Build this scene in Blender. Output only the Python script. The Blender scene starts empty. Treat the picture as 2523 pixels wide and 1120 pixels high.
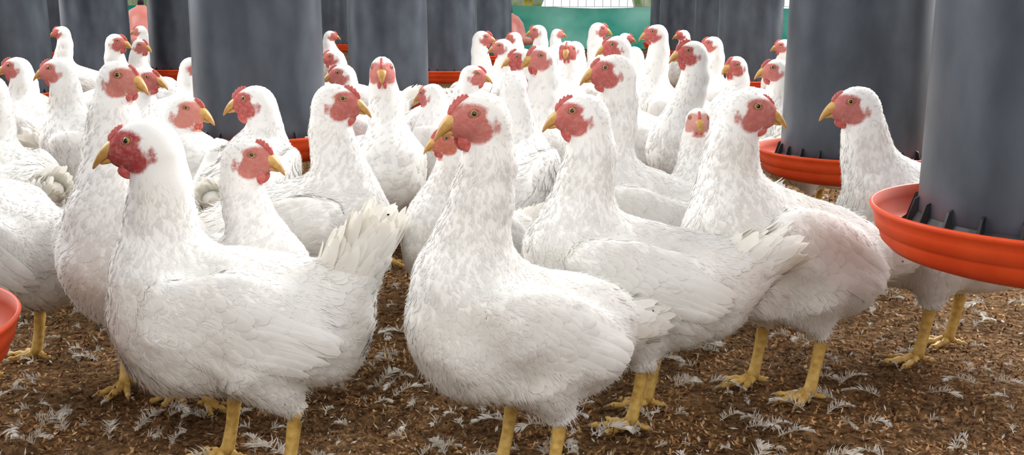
import bpy, bmesh, math, random
import numpy as np
from mathutils import Vector, Matrix

random.seed(7); rng = np.random.RandomState(11)
scene = bpy.context.scene
COL = scene.collection
CAM_H = 0.556
try:
    scene.view_settings.view_transform = 'Standard'
except Exception:
    pass

# ------------------------------------------------------------------ materials
def new_mat(name):
    m = bpy.data.materials.new(name); m.use_nodes = True
    nt = m.node_tree
    return m, nt, nt.nodes['Principled BSDF']

def node(nt, t, **kw):
    n = nt.nodes.new(t)
    for k, v in kw.items():
        setattr(n, k, v)
    return n

def noise_color(nt, scale, c1, c2, lo=0.35, hi=0.65, detail=4, coord='Object', mapscale=None):
    tc = node(nt, 'ShaderNodeTexCoord')
    nz = node(nt, 'ShaderNodeTexNoise'); nz.inputs['Scale'].default_value = scale
    nz.inputs['Detail'].default_value = detail
    if mapscale:
        mp = node(nt, 'ShaderNodeMapping'); mp.inputs['Scale'].default_value = mapscale
        nt.links.new(tc.outputs[coord], mp.inputs['Vector']); nt.links.new(mp.outputs[0], nz.inputs['Vector'])
    else:
        nt.links.new(tc.outputs[coord], nz.inputs['Vector'])
    cr = node(nt, 'ShaderNodeValToRGB')
    cr.color_ramp.elements[0].position = lo; cr.color_ramp.elements[0].color = (*c1, 1)
    cr.color_ramp.elements[1].position = hi; cr.color_ramp.elements[1].color = (*c2, 1)
    nt.links.new(nz.outputs['Fac'], cr.inputs['Fac'])
    return nz, cr

def add_bump(nt, bsdf, src, strength, dist):
    b = node(nt, 'ShaderNodeBump'); b.inputs['Strength'].default_value = strength
    b.inputs['Distance'].default_value = dist
    nt.links.new(src, b.inputs['Height']); nt.links.new(b.outputs['Normal'], bsdf.inputs['Normal'])
    return b

def add_translucent(nt, b, colsock, fac):
    tr = node(nt, 'ShaderNodeBsdfTranslucent'); nt.links.new(colsock, tr.inputs['Color'])
    ms = node(nt, 'ShaderNodeMixShader'); ms.inputs[0].default_value = fac
    out = nt.nodes['Material Output']
    nt.links.new(b.outputs[0], ms.inputs[1]); nt.links.new(tr.outputs[0], ms.inputs[2]); nt.links.new(ms.outputs[0], out.inputs['Surface'])

def mat_plumage(name, with_skin):
    m, nt, b = new_mat(name)
    nz, cr = noise_color(nt, 9, (0.895, 0.87, 0.815), (0.945, 0.935, 0.91), 0.3, 0.52)
    b.inputs['Roughness'].default_value = 0.75
    b.inputs['Specular IOR Level'].default_value = 0.10
    tc = node(nt, 'ShaderNodeTexCoord')
    fine = node(nt, 'ShaderNodeTexNoise'); fine.inputs['Scale'].default_value = 160; fine.inputs['Detail'].default_value = 4
    nt.links.new(tc.outputs['Object'], fine.inputs['Vector'])
    bmp = add_bump(nt, b, fine.outputs['Fac'], 0.18, 0.0015)
    if with_skin:
        at = node(nt, 'ShaderNodeAttribute'); at.attribute_name = 'skin'
        n2 = node(nt, 'ShaderNodeTexNoise'); n2.inputs['Scale'].default_value = 330; n2.inputs['Detail'].default_value = 3
        nt.links.new(tc.outputs['Object'], n2.inputs['Vector'])
        ad = node(nt, 'ShaderNodeMath', operation='MULTIPLY_ADD'); ad.inputs[1].default_value = 0.6; ad.inputs[2].default_value = -0.30
        nt.links.new(n2.outputs['Fac'], ad.inputs[0])
        s = node(nt, 'ShaderNodeMath', operation='ADD'); nt.links.new(at.outputs['Fac'], s.inputs[0]); nt.links.new(ad.outputs[0], s.inputs[1])
        mr = node(nt, 'ShaderNodeMapRange'); mr.inputs['From Min'].default_value = 0.12; mr.inputs['From Max'].default_value = 0.72
        nt.links.new(s.outputs[0], mr.inputs['Value'])
        oi = node(nt, 'ShaderNodeObjectInfo')
        n3 = node(nt, 'ShaderNodeTexNoise'); n3.inputs['Scale'].default_value = 130; n3.inputs['Detail'].default_value = 6; n3.inputs['Roughness'].default_value = .7
        nt.links.new(tc.outputs['Object'], n3.inputs['Vector'])
        r2 = node(nt, 'ShaderNodeMix', data_type='RGBA'); r2.inputs['B'].default_value = (0.70, 0.36, 0.30, 1)
        mr2 = node(nt, 'ShaderNodeMapRange'); mr2.inputs['From Min'].default_value = 0.44; mr2.inputs['From Max'].default_value = 1.0
        nt.links.new(n3.outputs['Fac'], mr2.inputs['Value']); nt.links.new(mr2.outputs[0], r2.inputs['Factor'])
        nt.links.new(oi.outputs['Color'], r2.inputs['A'])
        mx = node(nt, 'ShaderNodeMix', data_type='RGBA')
        nt.links.new(mr.outputs[0], mx.inputs['Factor']); nt.links.new(cr.outputs[0], mx.inputs['A']); nt.links.new(r2.outputs['Result'], mx.inputs['B'])
        nt.links.new(mx.outputs['Result'], b.inputs['Base Color'])
        st = node(nt, 'ShaderNodeMapRange'); st.inputs['To Min'].default_value = .18; st.inputs['To Max'].default_value = 1.0
        nt.links.new(mr.outputs[0], st.inputs['Value']); nt.links.new(st.outputs[0], bmp.inputs['Strength'])
    else:
        nt.links.new(cr.outputs[0], b.inputs['Base Color'])
        add_translucent(nt, b, cr.outputs[0], 0.22)
    return m

M_BODY = mat_plumage('white_plumage_and_face', True)
M_FEATHER = mat_plumage('white_feathers', False)

def simple(name, c1, c2, scale, rough, bump=0.2, bd=0.001, spec=0.4, metallic=0.0, lo=.35, hi=.65, mapscale=None, trans=0):
    m, nt, b = new_mat(name)
    nz, cr = noise_color(nt, scale, c1, c2, lo, hi, mapscale=mapscale)
    nt.links.new(cr.outputs[0], b.inputs['Base Color'])
    b.inputs['Roughness'].default_value = rough; b.inputs['Specular IOR Level'].default_value = spec
    b.inputs['Metallic'].default_value = metallic
    if bump: add_bump(nt, b, nz.outputs['Fac'], bump, bd)
    if trans: add_translucent(nt, b, cr.outputs[0], trans)
    return m

M_TAIL = simple('tail_feathers', (0.88, 0.845, 0.77), (0.945, 0.93, 0.895), 18, 0.75, 0.1, 0.001, 0.12, trans=.30)
M_COMB = simple('comb_skin', (0.50, 0.070, 0.062), (0.62, 0.17, 0.145), 150, 0.5, 0.4, 0.001)
M_BEAK = simple('beak_horn', (0.44, 0.21, 0.045), (0.68, 0.42, 0.13), 45, 0.40, 0.15, 0.0005)
M_LEG = simple('yellow_leg_scales', (0.50, 0.29, 0.06), (0.72, 0.49, 0.15), 95, 0.5, 0.35, 0.001)
M_CLAW = simple('claw', (0.30, 0.22, 0.13), (0.45, 0.35, 0.22), 80, 0.4, 0)
M_IRIS = simple('iris', (0.42, 0.22, 0.05), (0.56, 0.34, 0.09), 300, 0.15, 0)
M_PUPIL = simple('pupil', (0.004, 0.004, 0.004), (0.008, 0.006, 0.005), 50, 0.08, 0, spec=0.8)
M_LID = simple('eyelid_skin', (0.28, 0.07, 0.07), (0.44, 0.16, 0.13), 200, 0.5, 0)
M_TUBE = simple('slate_feeder_tube', (0.036, 0.046, 0.062), (0.074, 0.088, 0.112), 6, 0.38, 0.03, 0.002, 0.6, metallic=.25, lo=.3, hi=.7, mapscale=(3, 3, 1.6))
M_PAN = simple('orange_pan_plastic', (0.68, 0.062, 0.012), (0.78, 0.088, 0.020), 20, 0.45, 0.05, 0.001, 0.3)
M_BLACK = simple('black_plastic', (0.010, 0.011, 0.013), (0.025, 0.026, 0.03), 20, 0.5, 0.1)
M_WIRE = simple('galvanised_wire', (0.30, 0.30, 0.30), (0.45, 0.45, 0.45), 20, 0.4, 0, metallic=0.8)
M_BELL = simple('faded_red_plastic', (0.56, 0.17, 0.14), (0.66, 0.26, 0.22), 12, 0.35, 0)
M_WOOD = simple('grey_wood', (0.20, 0.17, 0.13), (0.36, 0.31, 0.25), 6, 0.8, 0.3, mapscale=(1, 1, 8))
M_YELLOW = simple('yellow_paint', (0.75, 0.50, 0.04), (0.85, 0.62, 0.08), 6, 0.6, 0.1)
M_DOWN = simple('dropped_feathers', (0.46, 0.40, 0.32), (0.84, 0.81, 0.75), 30, 0.8, 0.1, 0.001, 0.1, trans=.2)
M_FEED = simple('feed', (0.10, 0.06, 0.03), (0.36, 0.24, 0.11), 200, 0.9, 0.5, 0.003)

m, nt, b = new_mat('brown_litter_ground')
nz, cr = noise_color(nt, 70, (0.075, 0.035, 0.014), (0.40, 0.235, 0.11), 0.34, 0.70, 8)
nz2, cr2 = noise_color(nt, 3.2, (0.6, 0.55, 0.5), (1.0, 1.0, 1.0), 0.35, 0.6, 3)
mx = node(nt, 'ShaderNodeMix', data_type='RGBA', blend_type='MULTIPLY'); mx.inputs['Factor'].default_value = 1
nt.links.new(cr.outputs[0], mx.inputs['A']); nt.links.new(cr2.outputs[0], mx.inputs['B'])
nt.links.new(mx.outputs['Result'], b.inputs['Base Color'])
b.inputs['Roughness'].default_value = 0.95; b.inputs['Specular IOR Level'].default_value = 0.1
add_bump(nt, b, nz.outputs['Fac'], 1.0, 0.02)
M_GROUND = m
m, nt, b = new_mat('litter_chips')
g = node(nt, 'ShaderNodeNewGeometry'); cr = node(nt, 'ShaderNodeValToRGB')
els = cr.color_ramp.elements
els[0].position = 0; els[0].color = (0.080, 0.036, 0.014, 1); els[1].position = 1; els[1].color = (0.62, 0.44, 0.24, 1)
e = els.new(0.5); e.color = (0.275, 0.142, 0.060, 1)
e = els.new(0.9); e.color = (0.45, 0.265, 0.12, 1)
nt.links.new(g.outputs['Random Per Island'], cr.inputs['Fac'])
tcg = node(nt, 'ShaderNodeTexCoord'); clump = node(nt, 'ShaderNodeTexNoise'); clump.inputs['Scale'].default_value = 11; clump.inputs['Detail'].default_value = 6
nt.links.new(tcg.outputs['Object'], clump.inputs['Vector'])
mrc = node(nt, 'ShaderNodeMapRange'); mrc.inputs['From Min'].default_value = .40; mrc.inputs['From Max'].default_value = .60; mrc.inputs['To Min'].default_value = .42; mrc.inputs['To Max'].default_value = 1.3
nt.links.new(clump.outputs['Fac'], mrc.inputs['Value'])
vm = node(nt, 'ShaderNodeVectorMath', operation='SCALE'); nt.links.new(cr.outputs[0], vm.inputs[0]); nt.links.new(mrc.outputs[0], vm.inputs['Scale'])
dst = node(nt, 'ShaderNodeTexNoise'); dst.inputs['Scale'].default_value = 3.1; dst.inputs['Detail'].default_value = 4; nt.links.new(tcg.outputs['Object'], dst.inputs['Vector'])
mrd = node(nt, 'ShaderNodeMapRange'); mrd.inputs['From Min'].default_value = .56; mrd.inputs['From Max'].default_value = .74; mrd.inputs['To Max'].default_value = .35
nt.links.new(dst.outputs['Fac'], mrd.inputs['Value'])
dm = node(nt, 'ShaderNodeMix', data_type='RGBA'); dm.inputs['B'].default_value = (.28, .215, .155, 1)
nt.links.new(mrd.outputs[0], dm.inputs['Factor']); nt.links.new(vm.outputs[0], dm.inputs['A'])
nt.links.new(dm.outputs['Result'], b.inputs['Base Color'])
b.inputs['Roughness'].default_value = 0.9; b.inputs['Specular IOR Level'].default_value = 0.1
M_CHIP = m
m, nt, b = new_mat('green_netting')
nz, cr = noise_color(nt, 1.1, (0.02, 0.42, 0.31), (0.36, 0.82, 0.70), 0.38, 0.66, 5)
nt.links.new(cr.outputs[0], b.inputs['Base Color']); b.inputs['Roughness'].default_value = 0.8
add_translucent(nt, b, cr.outputs[0], 0.6)
M_NET = m
M_BUSH = simple('foliage', (0.20, 0.42, 0.12), (0.80, 0.90, 0.66), 3.0, 0.8, 0.5, 0.05)

# ------------------------------------------------------------------ mesh helpers
class MB:
    def __init__(s): s.v = []; s.f = []; s.m = []
    def add(s, verts, faces, mi=0):
        o = len(s.v); s.v += [tuple(p) for p in verts]
        s.f += [tuple(i + o for i in f) for f in faces]; s.m += [mi] * len(faces)
    def tube(s, pts, rads, n=10, mi=0, flat=1.0):
        pts = [Vector(p) for p in pts]; V = []; F = []
        up = Vector((0, 0, 1))
        for i, p in enumerate(pts):
            t = (pts[min(i + 1, len(pts) - 1)] - pts[max(i - 1, 0)]).normalized()
            a = t.cross(up)
            if a.length < 0.05: a = t.cross(Vector((0, 1, 0)))
            a.normalize(); c = a.cross(t).normalized()
            for k in range(n):
                w = 2 * math.pi * k / n
                V.append(p + a * math.cos(w) * rads[i] + c * math.sin(w) * rads[i] * flat)
        for i in range(len(pts) - 1):
            for k in range(n):
                F.append((i * n + k, i * n + (k + 1) % n, (i + 1) * n + (k + 1) % n, (i + 1) * n + k))
        F.append(tuple(range(n))[::-1]); F.append(tuple(range((len(pts) - 1) * n, len(pts) * n)))
        s.add(V, F, mi)
    def lathe(s, prof, n=48, mi=0):
        V = []; F = []
        for r, z in prof:
            for k in range(n):
                w = 2 * math.pi * k / n; V.append((r * math.cos(w), r * math.sin(w), z))
        for i in range(len(prof) - 1):
            for k in range(n):
                F.append((i * n + k, i * n + (k + 1) % n, (i + 1) * n + (k + 1) % n, (i + 1) * n + k))
        s.add(V, F, mi)
    def box(s, c, d, mi=0):
        cx, cy, cz = c; dx, dy, dz = [q / 2 for q in d]
        V = [(cx + i * dx, cy + j * dy, cz + k * dz) for i in (-1, 1) for j in (-1, 1) for k in (-1, 1)]
        F = [(0, 1, 3, 2), (4, 6, 7, 5), (0, 4, 5, 1), (2, 3, 7, 6), (0, 2, 6, 4), (1, 5, 7, 3)]
        s.add(V, F, mi)
    def mesh(s, name, mats, smooth=True):
        me = bpy.data.meshes.new(name); me.from_pydata(s.v, [], s.f)
        for mm in mats: me.materials.append(mm)
        me.polygons.foreach_set('material_index', s.m)
        me.polygons.foreach_set('use_smooth', [smooth] * len(s.f)); me.update()
        return me

def obj(name, me, parent=None, loc=(0, 0, 0), rot=(0, 0, 0)):
    o = bpy.data.objects.new(name, me); COL.objects.link(o)
    o.location = loc; o.rotation_euler = rot
    if parent: o.parent = parent
    return o

def np_mesh(name, V, F, mats, smooth=True, normals=None):
    me = bpy.data.meshes.new(name)
    me.from_pydata(V.tolist(), [], F.tolist() if hasattr(F, 'tolist') else F)
    for mm in mats: me.materials.append(mm)
    me.polygons.foreach_set('use_smooth', [smooth] * len(me.polygons)); me.update()
    if normals is not None:
        me.normals_split_custom_set_from_vertices(normals.tolist())
    return me

# ------------------------------------------------------------------ signed-distance body
def rot_y(a):
    c, s = math.cos(a), math.sin(a)
    return np.array([[c, 0, s], [0, 1, 0], [-s, 0, c]])
def rot_z(a):
    c, s = math.cos(a), math.sin(a)
    return np.array([[c, -s, 0], [s, c, 0], [0, 0, 1]])

def prim_d(P, pr):
    if pr[0] == 'e':
        _, c, R, r, k = pr
        q = (P - c) @ R
        k0 = np.linalg.norm(q / r, axis=1); k1 = np.linalg.norm(q / (r * r), axis=1) + 1e-9
        return k0 * (k0 - 1) / k1
    _, a, b_, ra, rb, k = pr
    ab = b_ - a; t = np.clip(((P - a) @ ab) / (ab @ ab), 0, 1)
    return np.linalg.norm(P - a - t[:, None] * ab, axis=1) - (ra + (rb - ra) * t)

def sdf(P, prims, lump):
    d = None
    for pr in prims:
        di = prim_d(P, pr)
        if d is None: d = di; continue
        k = pr[-1]; h = np.maximum(k - np.abs(d - di), 0) / k
        d = np.minimum(d, di) - h * h * k * 0.25
    K, ph, amp = lump
    bodyw = np.clip((.36 - P[:, 2]) / .10, .25, 1)
    d = d + (np.sin(P @ K.T + ph) * amp).sum(axis=1) * bodyw
    return d

def grad(P, prims, lump):
    e = 0.0006; d0 = sdf(P, prims, lump); g = np.empty_like(P)
    for i in range(3):
        Q = P.copy(); Q[:, i] += e; g[:, i] = (sdf(Q, prims, lump) - d0) / e
    return d0, g

def project(P, prims, lump, iso, steps, want_n=False):
    for _ in range(steps):
        d, g = grad(P, prims, lump)
        gg = np.maximum((g * g).sum(axis=1), 0.2)
        st = np.clip((d - iso) / gg, -0.02, 0.02)
        P = P - st[:, None] * g
    if want_n: return P, g / np.maximum(np.linalg.norm(g, axis=1, keepdims=True), 1e-6)
    return P

def feathers(P, T, L, W, iso0, iso1, prims, lump, rows=((0, .35), (.3, .9), (.6, 1.), (.85, .75), (1., .22)), steps=2, shingle=0.0003, ntilt=0.08):
    d, g = grad(P, prims, lump)
    N = g / np.maximum(np.linalg.norm(g, axis=1, keepdims=True), 1e-6)
    T = T - (T * N).sum(1, keepdims=True) * N
    T /= np.maximum(np.linalg.norm(T, axis=1, keepdims=True), 1e-6)
    B = np.cross(N, T); n = len(P); R = len(rows)
    V = np.empty((n, R, 2, 3)); ISO = np.empty((n, R, 2)); NT = np.empty((n, R, 2, 3))
    for i, (t, w) in enumerate(rows):
        for j, sd in enumerate((-1, 1)):
            V[:, i, j] = P + T * (L * t)[:, None] + B * (W * w * sd * 0.5)[:, None]
            ISO[:, i, j] = iso0 + (iso1 - iso0) * t ** 1.3 + shingle * sd
            NT[:, i, j] = B * sd * ntilt + T * (ntilt * (t - .4))
    V = V.reshape(-1, 3); V, NN = project(V, prims, lump, ISO.reshape(-1), steps, True)
    # drop feathers that would fold over a crease
    Nr = NN.reshape(n, R, 2, 3); bend = np.ones(n)
    for i in range(R - 1):
        bend = np.minimum(bend, (Nr[:, i] * Nr[:, i + 1]).sum(-1).min(axis=1))
    bend = np.minimum(bend, (Nr[:, :, 0] * Nr[:, :, 1]).sum(-1).min(axis=1))
    good = np.nonzero(bend > 0.82)[0]
    NN = NN + NT.reshape(-1, 3); NN /= np.linalg.norm(NN, axis=1, keepdims=True)
    base = (good * R * 2)[:, None]
    F = []
    for i in range(R - 1):
        F.append(base + np.array([[i * 2 + 2, i * 2 + 3, i * 2 + 1, i * 2]]))
    F = np.concatenate(F, 0)
    return V, F, NN

def make_leg():
    mb = MB()
    mb.tube([(-.010, 0, .122), (-.012, 0, .094), (-.011, 0, .082), (-.006, 0, .05), (0, 0, .022), (.004, 0, .012)],
            [.0088, .0112, .0090, .0078, .0084, .0098], 12, 0)
    for a, L, r in ((0, .062, .0060), (34, .050, .0054), (-34, .050, .0054), (172, .026, .0046)):
        ca, sa = math.cos(math.radians(a)), math.sin(math.radians(a))
        pts = []; rad = []
        for t, z, k in ((0, .012, 1.1), (.2, .0115, 1.15), (.38, .008, .85), (.5, .0085, 1.0), (.68, .0065, .75), (.8, .0068, .85), (.9, .0055, .6)):
            pts.append((ca * L * t, sa * L * t, z)); rad.append(r * k)
        mb.tube(pts, rad, 8, 0)
        mb.tube([(ca * L * .87, sa * L * .87, .006), (ca * L * .98, sa * L * .98, .0055), (ca * L * 1.12, sa * L * 1.12, .0015)], [r * .55, r * .4, r * .08], 6, 1)
    return mb.mesh('leg', [M_LEG, M_CLAW])
LEG = make_leg()

def make_beak():
    mb = MB(); n = 14
    def loft(sec, mi=0):
        V = []; F = []
        for (f, u, rl, ru) in sec:
            for k in range(n):
                w = 2 * math.pi * k / n; V.append((f, math.cos(w) * rl, u + math.sin(w) * ru))
        for i in range(len(sec) - 1):
            for k in range(n):
                F.append((i * n + k, i * n + (k + 1) % n, (i + 1) * n + (k + 1) % n, (i + 1) * n + k))
        F.append(tuple(range(n))[::-1]); F.append(tuple(range((len(sec) - 1) * n, len(sec) * n)))
        mb.add(V, F, mi)
    up = []; lo = []
    for i in range(12):
        t = i / 11
        up.append((.027 + .0305 * t ** .92, .0045 - .0170 * t ** 1.9, .0110 * (1 - t) ** .65 + .0007, .0084 * (1 - t) ** .6 + .0011))
        lo.append((.027 + .0220 * t, -.0055 - .0040 * t, .0088 * (1 - t) ** .6 + .0006, .0048 * (1 - t) ** .6 + .0006))
    loft(up); loft(lo)
    return mb.mesh('beak', [M_BEAK])
BEAK = make_beak()

def make_eye():
    mb = MB(); n = 20; r = .0053
    V = []; F = []; MI = []
    angs = [0, 12, 24, 31, 46, 60, 75, 95, 120]
    for a in angs:
        for k in range(n):
            w = 2 * math.pi * k / n; ra = math.radians(a)
            V.append((math.sin(ra) * math.cos(w) * r, math.cos(ra) * r, math.sin(ra) * math.sin(w) * r))
    for i in range(len(angs) - 1):
        for k in range(n):
            F.append((i * n + k, i * n + (k + 1) % n, (i + 1) * n + (k + 1) % n, (i + 1) * n + k)); MI.append(1 if angs[i + 1] <= 31 else 0)
    mb.v = V; mb.f = F; mb.m = MI
    m2 = 8; V = []; F = []
    for k in range(n):
        w = 2 * math.pi * k / n
        for j in range(m2):
            q = 2 * math.pi * j / m2; R = .0053 + .0013 * math.cos(q)
            V.append((R * 1.18 * math.cos(w), .0022 + .0013 * math.sin(q), R * .80 * math.sin(w)))
    for k in range(n):
        for j in range(m2):
            F.append((k * m2 + j, k * m2 + (j + 1) % m2, ((k + 1) % n) * m2 + (j + 1) % m2, ((k + 1) % n) * m2 + j))
    mb.add(V, F, 2)
    return mb.mesh('eye', [M_IRIS, M_PUPIL, M_LID])
EYE = make_eye()

def make_comb(size, f0, f1):
    mb = MB(); cols = 21; V = []; F = []
    for i in range(cols):
        t = i / (cols - 1)
        f = f0 + (f1 - f0) * t
        bu = .026 * math.sqrt(max(0, 1 - (f / .041) ** 2)) - .0008
        sp = abs(math.sin(t * math.pi * 4.5 + .3))
        h = size * (0.35 + 0.65 * sp) * math.sin(math.pi * min(1, t * .8 + .18)) ** .6
        lean = -.25 * h
        for (uu, th, ff) in ((bu - .004, .0038, f), (bu + h * .5 + .001, .0026, f + lean * .5), (bu + h + .002, .0009, f + lean)):
            V.append((ff, th, uu)); V.append((ff, -th, uu))
    for i in range(cols - 1):
        a = i * 6; c = a + 6
        for k in (0, 2):
            F.append((a + k, a + k + 2, c + k + 2, c + k)); F.append((a + k + 1, c + k + 1, c + k + 3, a + k + 3))
        F.append((a + 4, a + 5, c + 5, c + 4)); F.append((a, c, c + 1, a + 1))
    F.append((0, 1, 3, 2)); F.append((2, 3, 5, 4)); e = (cols - 1) * 6
    F.append((e, e + 2, e + 3, e + 1)); F.append((e + 2, e + 4, e + 5, e + 3))
    mb.add(V, F); return mb.mesh('comb', [M_COMB])
COMBS = {k: make_comb(*s) for k, s in (('s', (.0026, .035, .018)), ('m', (.0055, .036, .010)), ('l', (.0105, .037, .0)))}

def make_wattle(k_):
    mb = MB(); n = 12; V = []; F = []; R = 9
    for i in range(R):
        a = math.pi * i / (R - 1)
        for k in range(n):
            w = 2 * math.pi * k / n
            zz = -math.cos(a); tap = 1.0 - .25 * zz
            V.append((.0095 * tap * math.sin(a) * math.cos(w), .0040 * math.sin(a) * math.sin(w), .013 * -zz * k_))
    for i in range(R - 1):
        for k in range(n):
            F.append((i * n + k, i * n + (k + 1) % n, (i + 1) * n + (k + 1) % n, (i + 1) * n + k))
    mb.add(V, F); return mb.mesh('wattle', [M_COMB])
WATTLE = {'s': make_wattle(.62), 'm': make_wattle(.85), 'l': make_wattle(1.1)}

def temp_remesh(prims, voxel):
    bm = bmesh.new()
    for pr in prims:
        if pr[0] == 'e':
            _, c, R, r, k = pr
            M = Matrix.Translation(Vector(c)) @ Matrix([list(x) for x in R]).to_4x4() @ Matrix.Diagonal((*r, 1))
            bmesh.ops.create_icosphere(bm, subdivisions=3, radius=1, matrix=M)
        else:
            _, a, b_, ra, rb, k = pr
            n = max(3, int(np.linalg.norm(b_ - a) / 0.010))
            for i in range(n + 1):
                t = i / n
                bmesh.ops.create_icosphere(bm, subdivisions=2, radius=ra + (rb - ra) * t, matrix=Matrix.Translation(Vector(a + (b_ - a) * t)))
    me = bpy.data.meshes.new('tmp'); bm.to_mesh(me); bm.free()
    o = bpy.data.objects.new('tmp', me); COL.objects.link(o)
    md = o.modifiers.new('r', 'REMESH'); md.mode = 'VOXEL'; md.voxel_size = voxel
    dg = bpy.context.evaluated_depsgraph_get()
    res = bpy.data.meshes.new_from_object(o.evaluated_get(dg))
    bpy.data.objects.remove(o); bpy.data.meshes.remove(me)
    return res

A = np.array
def foot_of(hx, hy, yaw, reach, side, s):
    ya = math.radians(yaw)
    return hx - s * (reach * math.cos(ya) - side * math.sin(ya)), hy - s * (reach * math.sin(ya) + side * math.cos(ya))

def chicken(hx, hy, ztop, yaw, hyaw, reach, s=1.0, comb='m', tail=30, tlen=1.0, tw=.024, stride=.012, pitch=-11, lod=None, label=None, side=0.0, hs=1.0, nk=1.0, bp=9, skin=None):
    if lod is None: lod = 0 if hy < 2.0 else (1 if hy < 3.0 else 2)
    ya = math.radians(yaw)
    ztop_l = ztop / s
    Hc = A([reach, side, ztop_l - .0265 * hs])
    fx, fy = foot_of(hx, hy, yaw, reach, side, s)
    R = rot_z(math.radians(hyaw - yaw)) @ rot_y(math.radians(-pitch))
    f, l, u = R[:, 0], R[:, 1], R[:, 2]
    lift = (ztop_l - .44) * .12
    RB = rot_y(math.radians(-bp)); PV = A([0, 0, .190])
    def bt(p): return PV + RB @ (A(p, dtype=float) - PV)
    P0 = bt([.078, 0, .208 + lift]); Hb = Hc - f * .009 * hs - u * .015 * hs
    dz = Hb[2] - P0[2]
    P1 = P0 + A([.036, 0, .36 * dz]); P2 = Hb - A([-.002, 0, .45 * dz]) - f * .006
    ctr = []
    for t in (0, .22, .44, .66, .84, 1):
        ctr.append((1 - t) ** 3 * P0 + 3 * (1 - t) ** 2 * t * P1 + 3 * (1 - t) * t * t * P2 + t ** 3 * Hb)
    rad = [.063 * nk, .0490 * nk, .0395 * nk, .0345 * nk, .0300 * nk, .0258 * hs]
    te = math.radians(tail); ct, st_ = math.cos(te), math.sin(te)
    troot = bt([-.106, 0, .208])
    tend = troot + A([-.070 * ct * tlen, 0, .070 * st_ * tlen])
    taxis = A([-ct, 0, st_])
    prims = [
        ('e', bt([.012, 0, .198]), RB @ rot_y(math.radians(-2)), A([.128, .078, .080]), .03),
        ('e', bt([.080, 0, .197 + lift]), RB @ rot_y(math.radians(22)), A([.079, .070, .090]), .05),
        ('e', bt([-.066, 0, .195]), RB @ rot_y(math.radians(20)), A([.076, .062, .062]), .05),
        ('c', bt([-.080, 0, .210]), tend, .050, tw * .70, .030),
        ('e', A([-.064, .028, .168]), rot_y(math.radians(30)), A([.054, .036, .042]), .018),
        ('e', A([-.064, -.028, .168]), rot_y(math.radians(30)), A([.054, .036, .042]), .018),
    ]
    for i in range(5):
        prims.append(('c', ctr[i], ctr[i + 1], rad[i], rad[i + 1], .028 if i < 2 else .012))
    legs = [(stride, .042), (-stride, -.042)]
    for dx, yy in legs:
        prims.append(('c', A([.008 + dx * .5, yy * 1.10, .156]), A([dx - .010, yy, .102]), .045, .0158, .018))
    for sd in (-1, 1):
        prims.append(('e', bt([.004, sd * .070, .216]), RB @ rot_y(math.radians(-12)) @ rot_z(sd * math.radians(5)), A([.100, .024, .052]), .020))
    prims.append(('e', Hc, R, A([.0315, .0240, .0260]) * hs, .010))
    prims.append(('e', Hc + (f * .021 - u * .002) * hs, R, A([.0205, .0140, .0165]) * hs, .014))
    K = rng.normal(size=(8, 3)); K = K / np.linalg.norm(K, axis=1, keepdims=True) * A([40, 52, 64, 78, 100, 140, 190, 230])[:, None]
    lump = (K, rng.rand(8) * 6.28, A([.0018, .0016, .0015, .0013, .0009, .0006, .0002, .0002]))
    voxel = (.0042, .0062, .0085)[lod]
    me = temp_remesh(prims, voxel)
    n = len(me.vertices); co = np.empty(n * 3); me.vertices.foreach_get('co', co); co = co.reshape(-1, 3)
    co = project(co, prims, lump, 0.0, 5)
    def skinmask(Q):
        q = (Q - Hc) @ R / hs
        mm = ((q[:, 0] - .0200) / .0215) ** 2 + ((q[:, 2] - .003) / .0165) ** 2
        m2 = ((q[:, 0] - .013) / .0140) ** 2 + ((q[:, 2] + .013) / .0118) ** 2
        m3 = ((q[:, 0] + .006) / .0048) ** 2 + ((q[:, 2] + .009) / .010) ** 2
        sk = np.maximum(np.clip((1.4 - mm) / .8, 0, 1), np.clip((1.4 - m2) / .8, 0, 1))
        sk = np.maximum(sk, np.clip((1.3 - m3) / .7, 0, 1) * .6)
        sk = np.maximum(sk, np.clip((q[:, 0] - .024) / .006, 0, 1))
        sk *= np.clip((.042 - np.linalg.norm(q * A([.75, 1, 1]), axis=1)) / .004, 0, 1)
        sk *= np.clip((np.abs(q[:, 1]) + .55 * np.maximum(q[:, 0], 0) - .004) / .004, 0, 1)
        ear = ((q[:, 0] + .0015) / .0060) ** 2 + ((q[:, 2] - .0020) / .0062) ** 2
        sk *= np.clip((ear - .5) / .8, .0, 1)
        return sk, q
    sk, q = skinmask(co)
    me.vertices.foreach_set('co', co.reshape(-1))
    at = me.attributes.new('skin', 'FLOAT', 'POINT'); at.data.foreach_set('value', sk.astype(np.float32))
    me.materials.clear(); me.materials.append(M_BODY)
    me.polygons.foreach_set('use_smooth', [True] * len(me.polygons)); me.update(); me.name = 'chicken'
    o = obj('chicken', me, None, (fx, fy, 0), (0, 0, ya)); o.scale = (s, s, s)
    if skin is None:
        t = rng.rand(); skin = (.48 + .14 * t, .095 + .12 * t, .09 + .10 * t)
    o.color = (*skin, 1)
    o['label'] = label or 'white hen with red face standing among the flock'
    o['category'] = 'chicken'; o['group'] = 'white hens in the barn flock'
    Rm = Matrix([list(x) for x in R])
    def head_part(name, mesh, pos=(0, 0, 0)):
        p = obj(name, mesh, o)
        p.matrix_local = Matrix.Translation(Vector(Hc) + Rm @ Vector(pos) * hs) @ Rm.to_4x4() @ Matrix.Scale(hs, 4)
        return p
    head_part('beak', BEAK); head_part('comb', COMBS[comb])
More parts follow.
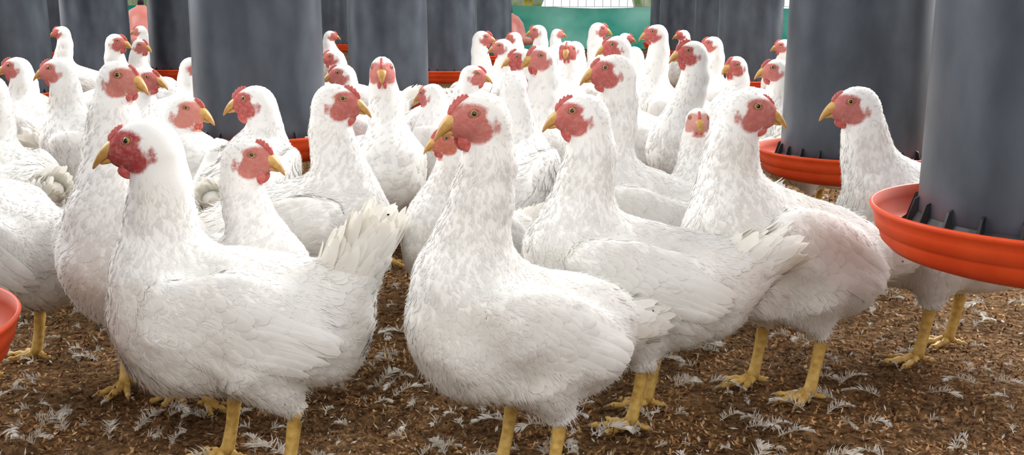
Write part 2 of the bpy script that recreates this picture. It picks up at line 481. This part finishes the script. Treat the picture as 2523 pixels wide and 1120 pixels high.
    if hy < 4.5:
        for sd in (-1, 1):
            head_part('wattle', WATTLE[comb], (.024, sd * .006, -.022))
            qs = project(A([Hc + (f * .0175 + u * .0135 + l * sd * .03) * hs]), prims, lump, 0.0, 4)[0]
            d, g = grad(A([qs]), prims, lump); nn = g[0] / np.linalg.norm(g[0])
            yv = Vector(nn * A([1, 1, .6])).normalized(); xv = Vector(f) - yv * Vector(f).dot(yv); xv.normalize(); zv = xv.cross(yv)
            M3 = Matrix((xv, yv, zv)).transposed()
            e = obj('eye', EYE, o); e.matrix_local = Matrix.Translation(Vector(qs) - yv * .0030) @ M3.to_4x4()
    for dx, yy in legs:
        obj('leg', LEG, o, (dx, yy, 0), (0, 0, math.radians(rng.uniform(-12, 12))))
    nfe = (6000, 2600, 900)[lod]
    idx = rng.randint(0, n, nfe); P = co[idx]; skp = sk[idx]; qq = q[idx]
    hd = np.linalg.norm(qq, axis=1) < .042
    offtail = ((P - tend) @ taxis) < -.030
    keep = (skp < .5 * rng.rand(len(P))) & (P[:, 2] > .104) & ~((qq[:, 0] > .016) & hd) & offtail
    P = P[keep]; qq = qq[keep]; hd = hd[keep]
    Tb = RB @ A([-1., 0, -.38])
    def flow(P, hd):
        nk = np.clip((P[:, 2] - (.25 + lift)) / .06, 0, 1) * (P[:, 0] > -.02)
        th = np.clip((.15 - P[:, 2]) / .05, 0, 1) * (np.abs(P[:, 1]) > .01)
        tl = np.clip((troot[0] + .01 - P[:, 0]) / .04, 0, 1) * (P[:, 2] > troot[2] - .035)
        T = np.tile(Tb, (len(P), 1))
        T = T * (1 - nk[:, None]) + A([-.25, 0, -1.]) * nk[:, None]
        T = T * (1 - th[:, None]) + A([-.5, 0, -1.]) * th[:, None]
        T = T * (1 - tl[:, None]) + taxis * tl[:, None]
        T[hd] = -f - u * .3
        return T, nk, th
    T, nk_, th = flow(P, hd)
    T = T + rng.normal(size=T.shape) * .15
    sz = (1, 1.25, 1.6)[lod]
    L = (.032 * (1 - nk_) + .018 * nk_) * rng.uniform(.75, 1.25, len(P)); W = (.017 * (1 - nk_) + .0060 * nk_) * rng.uniform(.8, 1.2, len(P)) * sz
    L[hd] = .009; W[hd] = .004 * sz
    rough = (P[:, 2] < .17) | (P[:, 0] < -.09)
    ISO1 = np.where(rough, .0038, .0012 - .0005 * nk_) * rng.uniform(.3, 1.4, len(P)); ISO1[hd] = .0005
    rows = ((0, .35), (.3, .9), (.6, 1.), (.85, .75), (1., .22)) if lod == 0 else ((0, .4), (.5, 1.), (1., .3))
    V, F, NN = feathers(P, T, L, W, -.0010, ISO1, prims, lump, rows)
    Vs = [V]; Fs = [F]; Ns = [NN]; off = len(V)
    nd = (13000, 2600, 0)[lod]
    if nd:
        idx = rng.randint(0, n, nd); Pd = co[idx]; kd = (sk[idx] < .1) & (Pd[:, 2] > .098) & (np.linalg.norm(q[idx], axis=1) > .036) & (((Pd - tend) @ taxis) < -.02)
        Pd = Pd[kd]; Td, nk_, th = flow(Pd, np.zeros(len(Pd), bool)); Td = Td + rng.normal(size=Td.shape) * .28
        Ld = rng.uniform(.008, .020, len(Pd)) * (1 - .4 * nk_); Wd = rng.uniform(.0008, .0016, len(Pd))
        is1 = np.where((Pd[:, 2] < .18) | (Pd[:, 0] < -.08), .0085, .0030) * rng.uniform(.2, 1.2, len(Pd)) * (1 - .3 * nk_)
        V, F, NN = feathers(Pd, Td, Ld, Wd, -.0005, is1, prims, lump, ((0, 1.), (.55, .8), (1., .1)), 2, 0, 0)
        Vs.append(V); Fs.append(F + off); Ns.append(NN)
    obj('plumage', np_mesh('plumage', np.concatenate(Vs), np.concatenate(Fs), [M_FEATHER], True, np.concatenate(Ns)), o)
    for sd in (-1, 1):
        Pw = []; Lw = []; Ww = []; I0 = []; I1 = []; Tw = []
        for i in range(10):
            t = i / 9
            Pw.append((.016 - .040 * t, sd * .10, .180 + .060 * t)); Lw.append((.094 + .018 * math.sin(t * 3.1)) * rng.uniform(.92, 1.05)); Ww.append(.016)
            I0.append(.0008); I1.append(.0060 + .0005 * i); Tw.append((-1, 0, -.26 - .06 * (t - .5)))
        for row in range(5):
            for i in range(6):
                t = (i + .5 * (row % 2)) / 6
                Pw.append((.078 - .020 * row - .012 * t, sd * .10, .184 + .064 * t + .003 * (4 - row))); Lw.append((.034 + .005 * row) * rng.uniform(.8, 1.2)); Ww.append(.017)
                I0.append(-.0006); I1.append(.0018 + .0005 * row + .0001 * i); Tw.append((-1, 0, -.30))
        Pw = A([bt(p) for p in Pw]); Tw = A(Tw, dtype=float) @ RB.T + rng.normal(size=(len(Pw), 3)) * .08
        Pw = project(Pw, prims, lump, 0.0, 4)
        rows = ((0, .5), (.2, .85), (.45, 1.), (.7, 1.), (.88, .8), (1., .3)) if lod < 2 else ((0, .6), (.5, 1), (1, .4))
        V, F, NN = feathers(Pw, Tw, A(Lw), A(Ww), A(I0), A(I1), prims, lump, rows, 2, .0005 * sd, .12)
        obj('wing', np_mesh('wing', V, F, [M_FEATHER], True, NN), o)
    # tail: rings of overlapping feathers wrapped round the tail cone, longest innermost
    tv = []; tf = []; tn = []
    axis = Vector(taxis); vert = Vector((st_, 0, ct)); lat = Vector((0, 1, 0)); c0 = Vector(bt([-.080, 0, .210])); te_ = Vector(tend)
    clen = (te_ - c0).length
    rings = ((.008, .052, .50), (.020, .056, .60), (.032, .056, .70), (.046, .054, .80), (.060, .050, .85)) if lod < 2 else ((.02, .060, .6), (.045, .058, .8))
    per = (18, 13, 9)[lod]
    for ri, (back, Lr, rk) in enumerate(rings):
        if back > clen: continue
        rloc = tw * .70 + (.050 - tw * .70) * back / clen
        for i in range(per):
            ph = 6.2832 * (i + .5 * (ri % 2) + rng.uniform(-.3, .3)) / per
            dirv = vert * math.sin(ph) + lat * math.cos(ph)
            root = te_ + (c0 - te_).normalized() * back + dirv * rloc * .88
            spread = vert * math.sin(ph) * (tw / .024) * .08 * rk + lat * math.cos(ph) * .02 - dirv * .10 * rk + (vert * rng.uniform(-.08, .08))
            d = (axis + spread).normalized()
            nn = (dirv - d * dirv.dot(d)).normalized(); w = d.cross(nn).normalized()
            Lf = Lr * rng.uniform(.75, 1.25) * (.7 + .3 * tlen); Wf = .016 * rng.uniform(.7, 1.2) * (1.6 if lod == 2 else 1)
            prof = ((0, .5), (.3, .9), (.6, 1.), (.8, .88), (.93, .55), (1., .08))
            o0 = len(tv)
            for (a, ww) in prof:
                cpt = root + d * Lf * a + nn * (.0010 + .0030 * a * a * rk)
                for sg in (-1, 0, 1):
                    tv.append(cpt + w * Wf * .5 * ww * sg + d * (rng.uniform(-.004, .003) if (a > .4 and sg) else 0) + nn * (.0009 if sg == 0 else 0))
                    tn.append((nn + w * sg * .08 + d * .08).normalized())
            for k in range(len(prof) - 1):
                a0 = o0 + k * 3
                for q0 in (0, 1):
                    quad = (a0 + q0, a0 + q0 + 1, a0 + q0 + 4, a0 + q0 + 3)
                    e1 = tv[quad[1]] - tv[quad[0]]; e2 = tv[quad[3]] - tv[quad[0]]
                    tf.append(quad if e1.cross(e2).dot(nn) > 0 else quad[::-1])
    tm = bpy.data.meshes.new('tail'); tm.from_pydata([tuple(v) for v in tv], [], tf); tm.materials.append(M_TAIL)
    tm.polygons.foreach_set('use_smooth', [True] * len(tf)); tm.update(); tm.normals_split_custom_set_from_vertices([tuple(v) for v in tn])
    obj('tail', tm, o)
    return o

# ------------------------------------------------------------------ flock
FLOCK = [
 (-.358, 1.17, .430, 187, 190, .104, dict(s=.98, comb='s', tail=64, tlen=1.30, tw=.034, stride=-.040, hs=1.12, bp=5, nk=1.08, skin=(.42, .062, .066), label='white hen with deep red face and raised tail walking')),
 (-.366, 1.42, .480, 268, -22, .030, dict(s=.98, comb='s', nk=1.08, bp=20, hs=.90, skin=(.56, .20, .16), label='tall upright white hen with head turned back sideways')),
 (-.040, 1.14, .461, 208, 207, .064, dict(s=.93, comb='m', stride=-.012, tail=-2, tlen=.85, hs=1.06, bp=12, nk=1.06, skin=(.54, .17, .145), label='large white hen standing with puffed breast and yellow legs')),
 ( .059, 1.36, .441, 175, 182, .085, dict(s=.98, comb='m', tail=30, tlen=1.0, tw=.036, bp=4, nk=1.05, skin=(.52, .14, .125), label='white hen in profile with ragged spread tail feathers')),
 ( .230, 1.42, .442, 202, -14, .082, dict(s=1.03, comb='s', tail=-2, bp=14, nk=1.05, stride=-.017, skin=(.52, .16, .14), label='white hen with head turned over its shoulder')),
 ( .320, 1.62, .430, 180, 183, .145, dict(s=1.05, comb='s', tail=20, nk=1.02, bp=8, stride=.040, skin=(.52, .17, .15), label='white hen with ruffled neck standing behind an orange feeder pan')),
 (-.160, 1.60, .4355, -2, -6, .080, dict(s=1.00, comb='m', bp=9, tail=5, skin=(.50, .14, .12), label='white hen in profile with small red comb')),
 (-.243, 1.37, .383, -40, -12, .070, dict(s=.88, comb='m', bp=4, hs=1.08, skin=(.54, .18, .15), label='white hen with lowered head and striped red face')),
 (-.250, 2.05, .399, 85, 186, .080, dict(s=1.00, comb='m', hs=1.15)),
 (-.276, 2.30, .398, 20, 5, .110, dict(comb='l', hs=1.1)),
 (-.306, 1.78, .405, -90, -14, .070, dict(s=1.02, comb='s', hs=1.18, skin=(.64, .25, .20), label='white hen with pale pink face looking sideways')),
 (-.345, 2.12, .430, 20, -6, .090, dict(comb='s', hs=1.1)),
 (-.372, 3.45, .456, 30, -10, .08, {}),
 (-.350, 3.10, .452, 150, -25, .08, {}),
 (-.474, 2.12, .450, 160, 192, .09, {}),
 (-.436, 2.40, .433, 165, 195, .11, {}),
 (-.505, 2.00, .425, 140, 200, .06, {}),
 (-.585, 1.50, .430, 172, 180, .14, dict(tail=40)),
 (-.430, 5.00, .447, 200, 180, .08, {}),
 (-.355, 5.20, .445, 20, 180, .08, {}),
 (-.123, 2.22, .445, -50, -84, .07, dict(comb='m')),
 (-.080, 2.05, .402, 150, 150, .08, dict(comb='s')),
 (-.066, 1.66, .366, 222, 212, .06, dict(s=.84, comb='s', bp=14, skin=(.58, .17, .11), label='white hen with orange-red comb peering past another hen')),
 (-.033, 2.90, .388, 0, -5, .12, dict(comb='m')),
 ( .004, 1.85, .440, 70, 75, .06, dict(label='white hen seen from behind')),
 ( .023, 2.30, .466, 235, 218, .07, {}),
 ( .005, 2.75, .440, 200, 190, .09, {}),
 (-.012, 3.45, .440, 150, 190, .08, {}),
 (-.025, 3.90, .455, 60, 0, .07, {}),
 ( .022, 4.40, .465, 150, 180, .08, {}),
 ( .052, 3.10, .446, -80, -100, .06, {}),
 ( .095, 2.65, .474, 160, 188, .08, dict(comb='m')),
 ( .085, 4.10, .480, 30, 0, .08, {}),
 ( .089, 1.98, .462, 168, 186, .08, dict(comb='s', label='tall white hen in profile with long neck')),
 ( .133, 3.25, .490, 170, 186, .08, dict(comb='s')),
 ( .166, 2.15, .480, 195, 190, .06, dict(comb='l', label='tall white hen with bright red comb')),
 ( .187, 3.70, .440, 160, 175, .08, {}),
 ( .209, 2.95, .410, 220, 215, .06, dict(comb='m')),
 ( .246, 2.62, .420, 165, 186, .10, dict(comb='m')),
 ( .176, 1.82, .378, -100, -92, .05, dict(s=.88, hs=.9, comb='s', skin=(.68, .34, .29), label='smaller white hen facing forward with drooping head')),
 (-.172, 3.60, .400, 190, 190, .10, {}),
 (-.165, 2.75, .400, 160, 200, .08, {}),
 (-.100, 4.60, .40, 20, 10, .08, {}),
 ( .056, 3.80, .42, 190, 185, .08, {}),
 ( .000, 5.00, .42, 120, 170, .08, {}),
 ( .110, 5.20, .41, 0, 0, .08, {}),
 ( .045, 6.00, .41, 10, 0, .08, {}),
 ( .112, 3.60, .41, 100, 150, .08, {}),
 ( .160, 5.40, .42, 180, 180, .08, {}),
 ( .255, 4.30, .41, 180, 180, .08, {}),
 ( .385, 4.00, .42, 150, 180, .08, {}),
 (-.170, 5.60, .41, 0, 0, .08, {}),
 (-.300, 3.10, .40, 10, 0, .09, {}),
]
FIXED = set(range(9)) | {22}
FEEDERS = [(.514, 1.20, .318), (.322, 2.25, .247), (-.237, 2.45, .262), (-.1165, 3.98, .23), (-.062, 5.1, .24), (-.024, 6.3, .25),
           (-.391, 4.9, .23), (-.474, 3.9, .235), (-.312, 5.2, .24), (-.428, 7.0, .24), (-.172, 8.0, .25),
           (.2235, 5.0, .20), (.196, 6.1, .22), (.160, 7.2, .24), (.148, 8.6, .24), (-.679, 1.0, .236)]
def lateral(b_, y, z): return b_ * (.978 * y + .209 * (CAM_H - z))

rr = random.Random(5)
state = [[b_, y, z, yw] for (b_, y, z, yw, hw, rc, kw) in FLOCK]
fpos = [(lateral(b_, y, r_), y) for b_, y, r_ in FEEDERS]
def circles(i, st):
    b_, y, z, yw = st; _, _, _, _, hw, rc, kw = FLOCK[i]; s = kw.get('s', 1)
    x = lateral(b_, y, z) - .012 * math.cos(math.radians(hw))
    fx, fy = foot_of(x, y, yw, rc, 0, s); c, s2 = math.cos(math.radians(yw)), math.sin(math.radians(yw))
    return [(fx + c * d * s, fy + s2 * d * s, r * s) for d, r in ((.095, .072), (.03, .088), (-.045, .085), (-.115, .06))]
def cost(i, st, C):
    me_ = circles(i, st); t = 0
    for j, o in enumerate(C):
        if j == i or abs(o[1][1] - me_[1][1]) > .5 or abs(o[1][0] - me_[1][0]) > .5: continue
        for a in me_:
            for q in o:
                dd = a[2] + q[2] - math.hypot(a[0] - q[0], a[1] - q[1])
                if dd > 0: t += dd
    for fxx, fyy in fpos:
        for a in me_:
            dd = a[2] + .19 - math.hypot(a[0] - fxx, a[1] - fyy)
            if dd > 0: t += dd * (2 if i > 5 else 0)
    b_, y, z, yw = st; o0 = FLOCK[i]
    return t + abs(yw - o0[3]) * (.0006 if o0[1] > 2.4 else .0012) + abs(z - o0[2]) * .4
C = [circles(i, st) for i, st in enumerate(state)]
for sweep in range(24):
    for i in range(len(state)):
        if i in FIXED: continue
        best = cost(i, state[i], C); bs = state[i]; o0 = FLOCK[i]; ta = (CAM_H - o0[2]) / o0[1]
        lim = 50 if o0[1] < 1.9 else 110; zr = .028 if o0[1] < 1.9 else .04
        for _ in range(10):
            z = o0[2] + rr.uniform(-zr, zr); z = min(max(z, .36), .495); yw = o0[3] + rr.uniform(-lim, lim)
            cand = [o0[0], (CAM_H - z) / ta, z, yw]; cc = cost(i, cand, C)
            if cc < best: best = cc; bs = cand
        state[i] = bs; C[i] = circles(i, bs)

for i, (b0, y0, z0, yw0, hw, rc, kw) in enumerate(FLOCK):
    b_, y, z, yw = state[i]
    x = lateral(b_, y, z) - .012 * math.cos(math.radians(hw))
    kw = dict(kw)
    if 'nk' not in kw: kw['nk'] = rr.uniform(.96, 1.05)
    if 'bp' not in kw: kw['bp'] = rr.uniform(5, 17); kw.setdefault('tail', rr.uniform(5, 40))
    chicken(x, y, z, yw, hw, rc, **kw)

# ------------------------------------------------------------------ feeders
def lathe_mesh(name, prof, mats, n=96):
    mb = MB(); mb.lathe(prof, n); return mb.mesh(name, mats)
TUBE_ME = lathe_mesh('feeder_tube', [(.146, -.035), (.149, -.035), (.1488, .0), (.1465, .30), (.1435, .75), (.146, .752), (.146, .765), (.1405, .765), (.1405, .30), (.144, -.03), (.146, -.035)], [M_TUBE])
PAN_ME = lathe_mesh('feed_pan', [(0, -.058), (.13, -.058), (.156, -.057), (.178, -.050), (.1885, -.040), (.1915, -.030), (.1925, -.027), (.1955, -.0255), (.1985, -.013), (.2005, -.005), (.2025, -.003), (.2040, .001), (.2025, .004), (.2000, .003), (.1970, -.010), (.190, -.026), (.170, -.039), (.12, -.045), (0, -.043)], [M_PAN])
mb = MB(); mb.lathe([(.1495, -.040), (.160, -.038), (.162, -.028), (.1505, -.006), (.1495, -.004)], 64)
for k in range(22):
    w = 2 * math.pi * k / 22; c, s_ = math.cos(w), math.sin(w); t = .0018
    V = []
    for (r, z) in ((.147, -.040), (.178, -.036), (.175, -.029), (.162, -.018), (.1535, .010), (.147, .014)):
        for sg in (-1, 1): V.append((r * c - sg * t * s_, r * s_ + sg * t * c, z))
    F = [(0, 2, 4, 6, 8, 10), (11, 9, 7, 5, 3, 1)] + [((2 * i), (2 * i + 1), (2 * i + 3) % 12, (2 * i + 2) % 12) for i in range(6)]
    mb.add(V, F)
FIN_ME = mb.mesh('feed_grill', [M_BLACK], smooth=False)
FEED_ME = lathe_mesh('feed', [(0, -.036), (.180, -.033), (.187, -.036)], [M_FEED], 48)
def feeder(b_, y, rim, lab='dark grey tube feeder with orange pan hanging over litter'):
    x = lateral(b_, y, rim)
    e = bpy.data.objects.new('poultry_feeder', None); COL.objects.link(e); e.location = (x, y, rim)
    e.rotation_euler = (0, 0, rng.uniform(0, 6)); e.empty_display_size = .1
    e['label'] = lab; e['category'] = 'poultry feeder'; e['group'] = 'hanging tube feeders in rows'
    obj('feeder_tube', TUBE_ME, e); obj('feed_pan', PAN_ME, e); obj('feed_grill', FIN_ME, e); obj('feed', FEED_ME, e)
    top = 2.6 - rim
    mb = MB()
    mb.tube([(0, 0, 1.0), (0, 0, top)], [.003, .003], 6)
    for sg in (-1, 1): mb.tube([(sg * .143, 0, .755), (0, 0, 1.0)], [.003, .003], 6)
    obj('hanging_wire', mb.mesh('hanging_wire', [M_WIRE]), e)
    return e
for fd in FEEDERS: feeder(*fd)

def drinker(b_, y, z):
    x = b_ * .978 * y
    e = bpy.data.objects.new('bell_drinker', None); COL.objects.link(e); e.location = (x, y, z)
    e['label'] = 'faded red plastic bell drinker hanging on a line'; e['category'] = 'drinker'; e['group'] = 'hanging bell drinkers'
    obj('bell', lathe_mesh('bell', [(0, .20), (.02, .20), (.03, .19), (.06, .175), (.095, .13), (.11, .07), (.12, .035), (.165, .02), (.175, .03), (.178, .028), (.17, -.012), (.15, -.018), (0, -.018)], [M_BELL], 48), e)
    mb = MB(); mb.tube([(0, 0, .19), (0, 0, .26)], [.018, .014], 12); mb.tube([(0, 0, .26), (0, 0, 2.6 - z)], [.003, .003], 6)
    obj('hanging_line', mb.mesh('hanging_line', [M_BLACK]), e)
for d_ in ((-.352, 5.9, .34), (-.002, 7.6, .28), (.396, 5.6, .30)): drinker(*d_)

# ------------------------------------------------------------------ ground & setting
def structure(o): o['kind'] = 'structure'; return o
bm = bmesh.new(); bmesh.ops.create_grid(bm, x_segments=160, y_segments=160, size=1)
for v in bm.verts:
    v.co.x *= 14; v.co.y = v.co.y * 12 + 9.5
me = bpy.data.meshes.new('floor'); bm.to_mesh(me); bm.free(); me.materials.append(M_GROUND)
structure(obj('floor', me))

def scatter_positions(n, y0, y1):
    t = rng.rand(n); y = y0 * (y1 / y0) ** t
    x = (rng.rand(n) * 2 - 1) * (.56 * y + .12)
    return x, y
def chips(n, y0, y1, lmin, lmax, wmin, wmax, zmin, zmax, tilt):
    x, y = scatter_positions(n, y0, y1)
    a = rng.rand(n) * 6.28; ti = rng.normal(size=n) * tilt
    L = rng.uniform(lmin, lmax, n) * (.7 + .3 * y); W = rng.uniform(wmin, wmax, n) * (.7 + .3 * y)
    d = np.stack([np.cos(a) * np.cos(ti), np.sin(a) * np.cos(ti), np.sin(ti)], 1); p = np.stack([-np.sin(a), np.cos(a), rng.normal(size=n) * .3], 1)
    c = np.stack([x, y, rng.uniform(zmin, zmax, n) + np.abs(np.sin(ti)) * L * .5], 1)
    V = np.stack([c - d * L[:, None] / 2, c + p * W[:, None] / 2, c + d * L[:, None] / 2, c - p * W[:, None] / 2], 1).reshape(-1, 3)
    F = (np.arange(n) * 4)[:, None] + np.array([[0, 1, 2, 3]])
    return V, F
V, F = chips(110000, .85, 4.5, .003, .011, .0014, .0046, .0005, .010, .55)
o = obj('straw_litter', np_mesh('straw_litter', V, F, [M_CHIP], False)); o['kind'] = 'stuff'; o['label'] = 'brown husk and straw bits covering the ground'; o['category'] = 'litter'

def ground_feather(seed, L, as_data=False):
    r = random.Random(seed); mb = MB()
    bend = r.uniform(-1.3, 1.3); N = 40 if not as_data else 16; pts = []; x = y = 0; ang = 0
    for i in range(N):
        t = i / (N - 1)
        pts.append(Vector((x, y, .006 + .14 * L * math.sin(t * 2.9))))
        ang = bend * t * t; x += math.cos(ang) * L / N; y += math.sin(ang) * L / N
    q = pts[::3]
    mb.tube(q, [.0008 * (1 - .8 * i / len(q)) for i in range(len(q))], 5 if not as_data else 3)
    gap = r.uniform(.3, .9); shape = r.uniform(.16, .27)
    for i in range(2, N - 1):
        t = i / (N - 1); d = (pts[i + 1] - pts[i]).normalized(); sd = Vector((-d.y, d.x, 0)).normalized()
        base = t < r.uniform(.4, .6)
        w = L * (shape * math.sin(math.pi * min(1, .10 + t * .9)) ** .6)
        for s_ in (-1, 1):
            if r.random() < (.22 if base else .10) or abs(t - gap) < .03: continue
            ww = w * (r.uniform(.5, 1.6) if base else r.uniform(.75, 1.1)); fwd = (r.uniform(-.4, 1.1) if base else 1.15 + r.uniform(-.25, .35))
            lift = r.uniform(-.002, .012) if base else r.uniform(-.001, .004)
            tip = pts[i] + sd * s_ * ww * .8 + d * ww * fwd + Vector((0, 0, lift)); tip.z = max(tip.z, .004)
            bw = L / N * (.45 if base else 1.25)
            mid = (pts[i] + tip) / 2 + Vector((0, 0, .0012)) - d * ww * .10
            mb.add([pts[i] - d * bw, pts[i] + d * bw, mid + d * bw * 1.2, tip, mid - d * bw * 1.2], [(0, 1, 2, 3, 4)])
    return mb if as_data else mb.mesh('feather', [M_DOWN], False)
FM = [ground_feather(k, L) for k, L in enumerate((.035, .04, .045, .05, .055, .06, .065, .075, .03, .032, .048, .038, .052, .042, .058, .044, .036, .05, .034, .046, .04, .054))]
for i in range(299):
    y = .98 * (2.6 / .98) ** random.random(); x = random.uniform(-.50, .52) * y
    o = obj('feather', random.choice(FM), None, (x, y, .001), (random.uniform(-.3, .3), random.uniform(-.15, .10), random.uniform(0, 6.28)))
    o['label'] = 'dropped white feather lying on brown litter'; o['category'] = 'feather'; o['group'] = 'dropped feathers on the litter'
# downy scraps too small and many to count
V, F = chips(3200, .85, 6.0, .004, .014, .0010, .0036, .006, .013, .5)
fl = MB(); fl.v = [tuple(p) for p in V.tolist()]; fl.f = [tuple(f_) for f_ in F.tolist()]; fl.m = [0] * len(fl.f)
small = [ground_feather(100 + k, random.uniform(.010, .024), True) for k in range(12)]
for i in range(480):
    src = random.choice(small); y = .95 * (3.6 / .95) ** random.random(); x = random.uniform(-.52, .54) * y; a = random.uniform(0, 6.28); k = .8 + .3 * y
    ca, sa = math.cos(a) * k, math.sin(a) * k
    fl.add([(x + v[0] * ca - v[1] * sa, y + v[0] * sa + v[1] * ca, .002 + v[2]) for v in src.v], src.f)
o = obj('down_fluff', fl.mesh('down_fluff', [M_DOWN], False)); o['kind'] = 'stuff'; o['label'] = 'tiny scraps of white down strewn over litter'; o['category'] = 'feather fluff'

YB = 13.0
mb = MB(); nx = 60; V = []; F = []
for i in range(nx + 1):
    for j in range(7):
        V.append((-10 + 20 * i / nx, YB + .04 * math.sin(i * 1.7) + .03 * math.sin(j * 2.1 + i), .0 + .50 * j / 6 + (.02 * math.sin(i * .9) if j == 6 else 0)))
for i in range(nx):
    for j in range(6):
        a = i * 7 + j; F.append((a, a + 7, a + 8, a + 1))
mb.add(V, F); structure(obj('wall_back', mb.mesh('wall_back', [M_NET])))
mb = MB()
for i in range(0, 201):
    mb.box((-10 + .1 * i, YB + .08, 1.45), (.006, .006, 1.9))
for j in range(20): mb.box((0, YB + .08, .5 + .1 * j), (20, .006, .006))
structure(obj('window_1', mb.mesh('window_1', [M_WIRE], False)))
for i in range(9):
    mb = MB(); mb.box((0, 0, 1.3), (.10, .10, 2.6)); structure(obj('trim_%d' % (i + 1), mb.mesh('trim', [M_YELLOW if i % 3 == 1 else M_WOOD], False), None, (-9 + 2.3 * i, YB + .2, 0)))
mb = MB(); mb.box((0, YB + .13, .600), (20, .05, .02)); structure(obj('trim_10', mb.mesh('trim', [M_YELLOW], False)))
for i in range(7):
    mb = MB(); mb.box((0, 7, 2.64), (.08, 14, .08)); structure(obj('trim_%d' % (11 + i), mb.mesh('trim', [M_WOOD], False), None, (-3.0 + i * 1.0, 0, 0)))
for i in range(14):
    mb = MB(); V = []; F = []; n = 16; R = 10
    for a in range(R):
        th = math.pi * a / (R - 1)
        for k in range(n):
            w = 2 * math.pi * k / n; r = 1 + .22 * math.sin(3 * w + i) * math.sin(4 * th) + random.uniform(-.1, .1)
            V.append((r * math.sin(th) * math.cos(w) * .9, r * math.sin(th) * math.sin(w) * .7, .8 + r * math.cos(th) * .85))
    for a in range(R - 1):
        for k in range(n): F.append((a * n + k, a * n + (k + 1) % n, (a + 1) * n + (k + 1) % n, (a + 1) * n + k))
    mb.add(V, F)
    if i % 2 == 0:
        o = obj('bush', mb.mesh('bush', [M_BUSH]), None, (-10 + 1.6 * i, YB + 4.2 + random.random(), -.05)); o['label'] = 'sunlit green bush outside the barn'; o['category'] = 'bush'; o['group'] = 'bushes outside'

# ------------------------------------------------------------------ light: bright open sides, dimmer roof
w = bpy.data.worlds.new('World'); scene.world = w; w.use_nodes = True
nt = w.node_tree; bg = nt.nodes['Background']
tc = node(nt, 'ShaderNodeTexCoord'); sx = node(nt, 'ShaderNodeSeparateXYZ'); nt.links.new(tc.outputs['Generated'], sx.inputs[0])
at2 = node(nt, 'ShaderNodeMath', operation='ARCTAN2'); nt.links.new(sx.outputs['X'], at2.inputs[0]); nt.links.new(sx.outputs['Y'], at2.inputs[1])
ma = node(nt, 'ShaderNodeMath', operation='MULTIPLY_ADD'); ma.inputs[1].default_value = 1 / (2 * math.pi); ma.inputs[2].default_value = .5
nt.links.new(at2.outputs[0], ma.inputs[0])
cr = node(nt, 'ShaderNodeValToRGB'); nt.links.new(ma.outputs[0], cr.inputs['Fac'])
stops = [(0, .18), (.09, .18), (.12, 1.0), (.17, 1.0), (.20, .10), (.25, .10), (.28, 1.0), (.36, 1.0), (.40, .6), (.60, .6), (.63, 1.0), (.71, 1.0), (.74, .10), (.79, .10), (.82, .8), (.88, .8), (.91, .18)]
els = cr.color_ramp.elements
els[0].position = 0; els[0].color = (.18, .18, .18, 1); els[1].position = 1; els[1].color = (.18, .18, .18, 1)
for p, v in stops[1:]:
    e = els.new(p); e.color = (v, v * 1.0, v * 1.0, 1)
mul = node(nt, 'ShaderNodeMath', operation='MULTIPLY'); mul.inputs[1].default_value = 2.2; nt.links.new(cr.outputs[0], mul.inputs[0])
rf = node(nt, 'ShaderNodeMapRange'); rf.inputs['From Min'].default_value = .42; rf.inputs['From Max'].default_value = .62
nt.links.new(sx.outputs['Z'], rf.inputs['Value'])
mxv = node(nt, 'ShaderNodeMix', data_type='FLOAT'); nt.links.new(rf.outputs[0], mxv.inputs[0]); nt.links.new(mul.outputs[0], mxv.inputs[2]); mxv.inputs[3].default_value = .78
bg.inputs[0].default_value = (0.975, 0.985, 1.0, 1); nt.links.new(mxv.outputs[0], bg.inputs[1])
def area(loc, target, sx, sy, energy, col):
    l = bpy.data.lights.new('area', 'AREA'); l.shape = 'RECTANGLE'; l.size = sx; l.size_y = sy; l.energy = energy; l.color = col
    o = bpy.data.objects.new('daylight_and_fill', l); COL.objects.link(o); o.location = loc
    o.rotation_euler = (Vector(target) - Vector(loc)).to_track_quat('-Z', 'Y').to_euler()
area((2.6, 4.6, 3.0), (0.3, 1.7, .2), 2.2, 1.8, 360, (1.0, .99, .98))
area((-3.6, 3.6, 2.8), (-.2, 1.8, .2), 2.2, 1.8, 130, (1.0, .98, .95))
area((0.5, -2.0, 2.2), (0, 2.0, .1), 3, 2.0, 50, (1.0, .96, .90))  # added front fill behind the camera, brightens the hens' fronts

cam = bpy.data.cameras.new('camera'); co_ = bpy.data.objects.new('camera', cam); COL.objects.link(co_)
cam.sensor_width = 36; cam.lens = 36 * 2600 / 2523; cam.clip_start = .02
co_.location = (0, 0, CAM_H); co_.rotation_euler = (math.radians(90 - 12.05), 0, 0)
scene.camera = co_
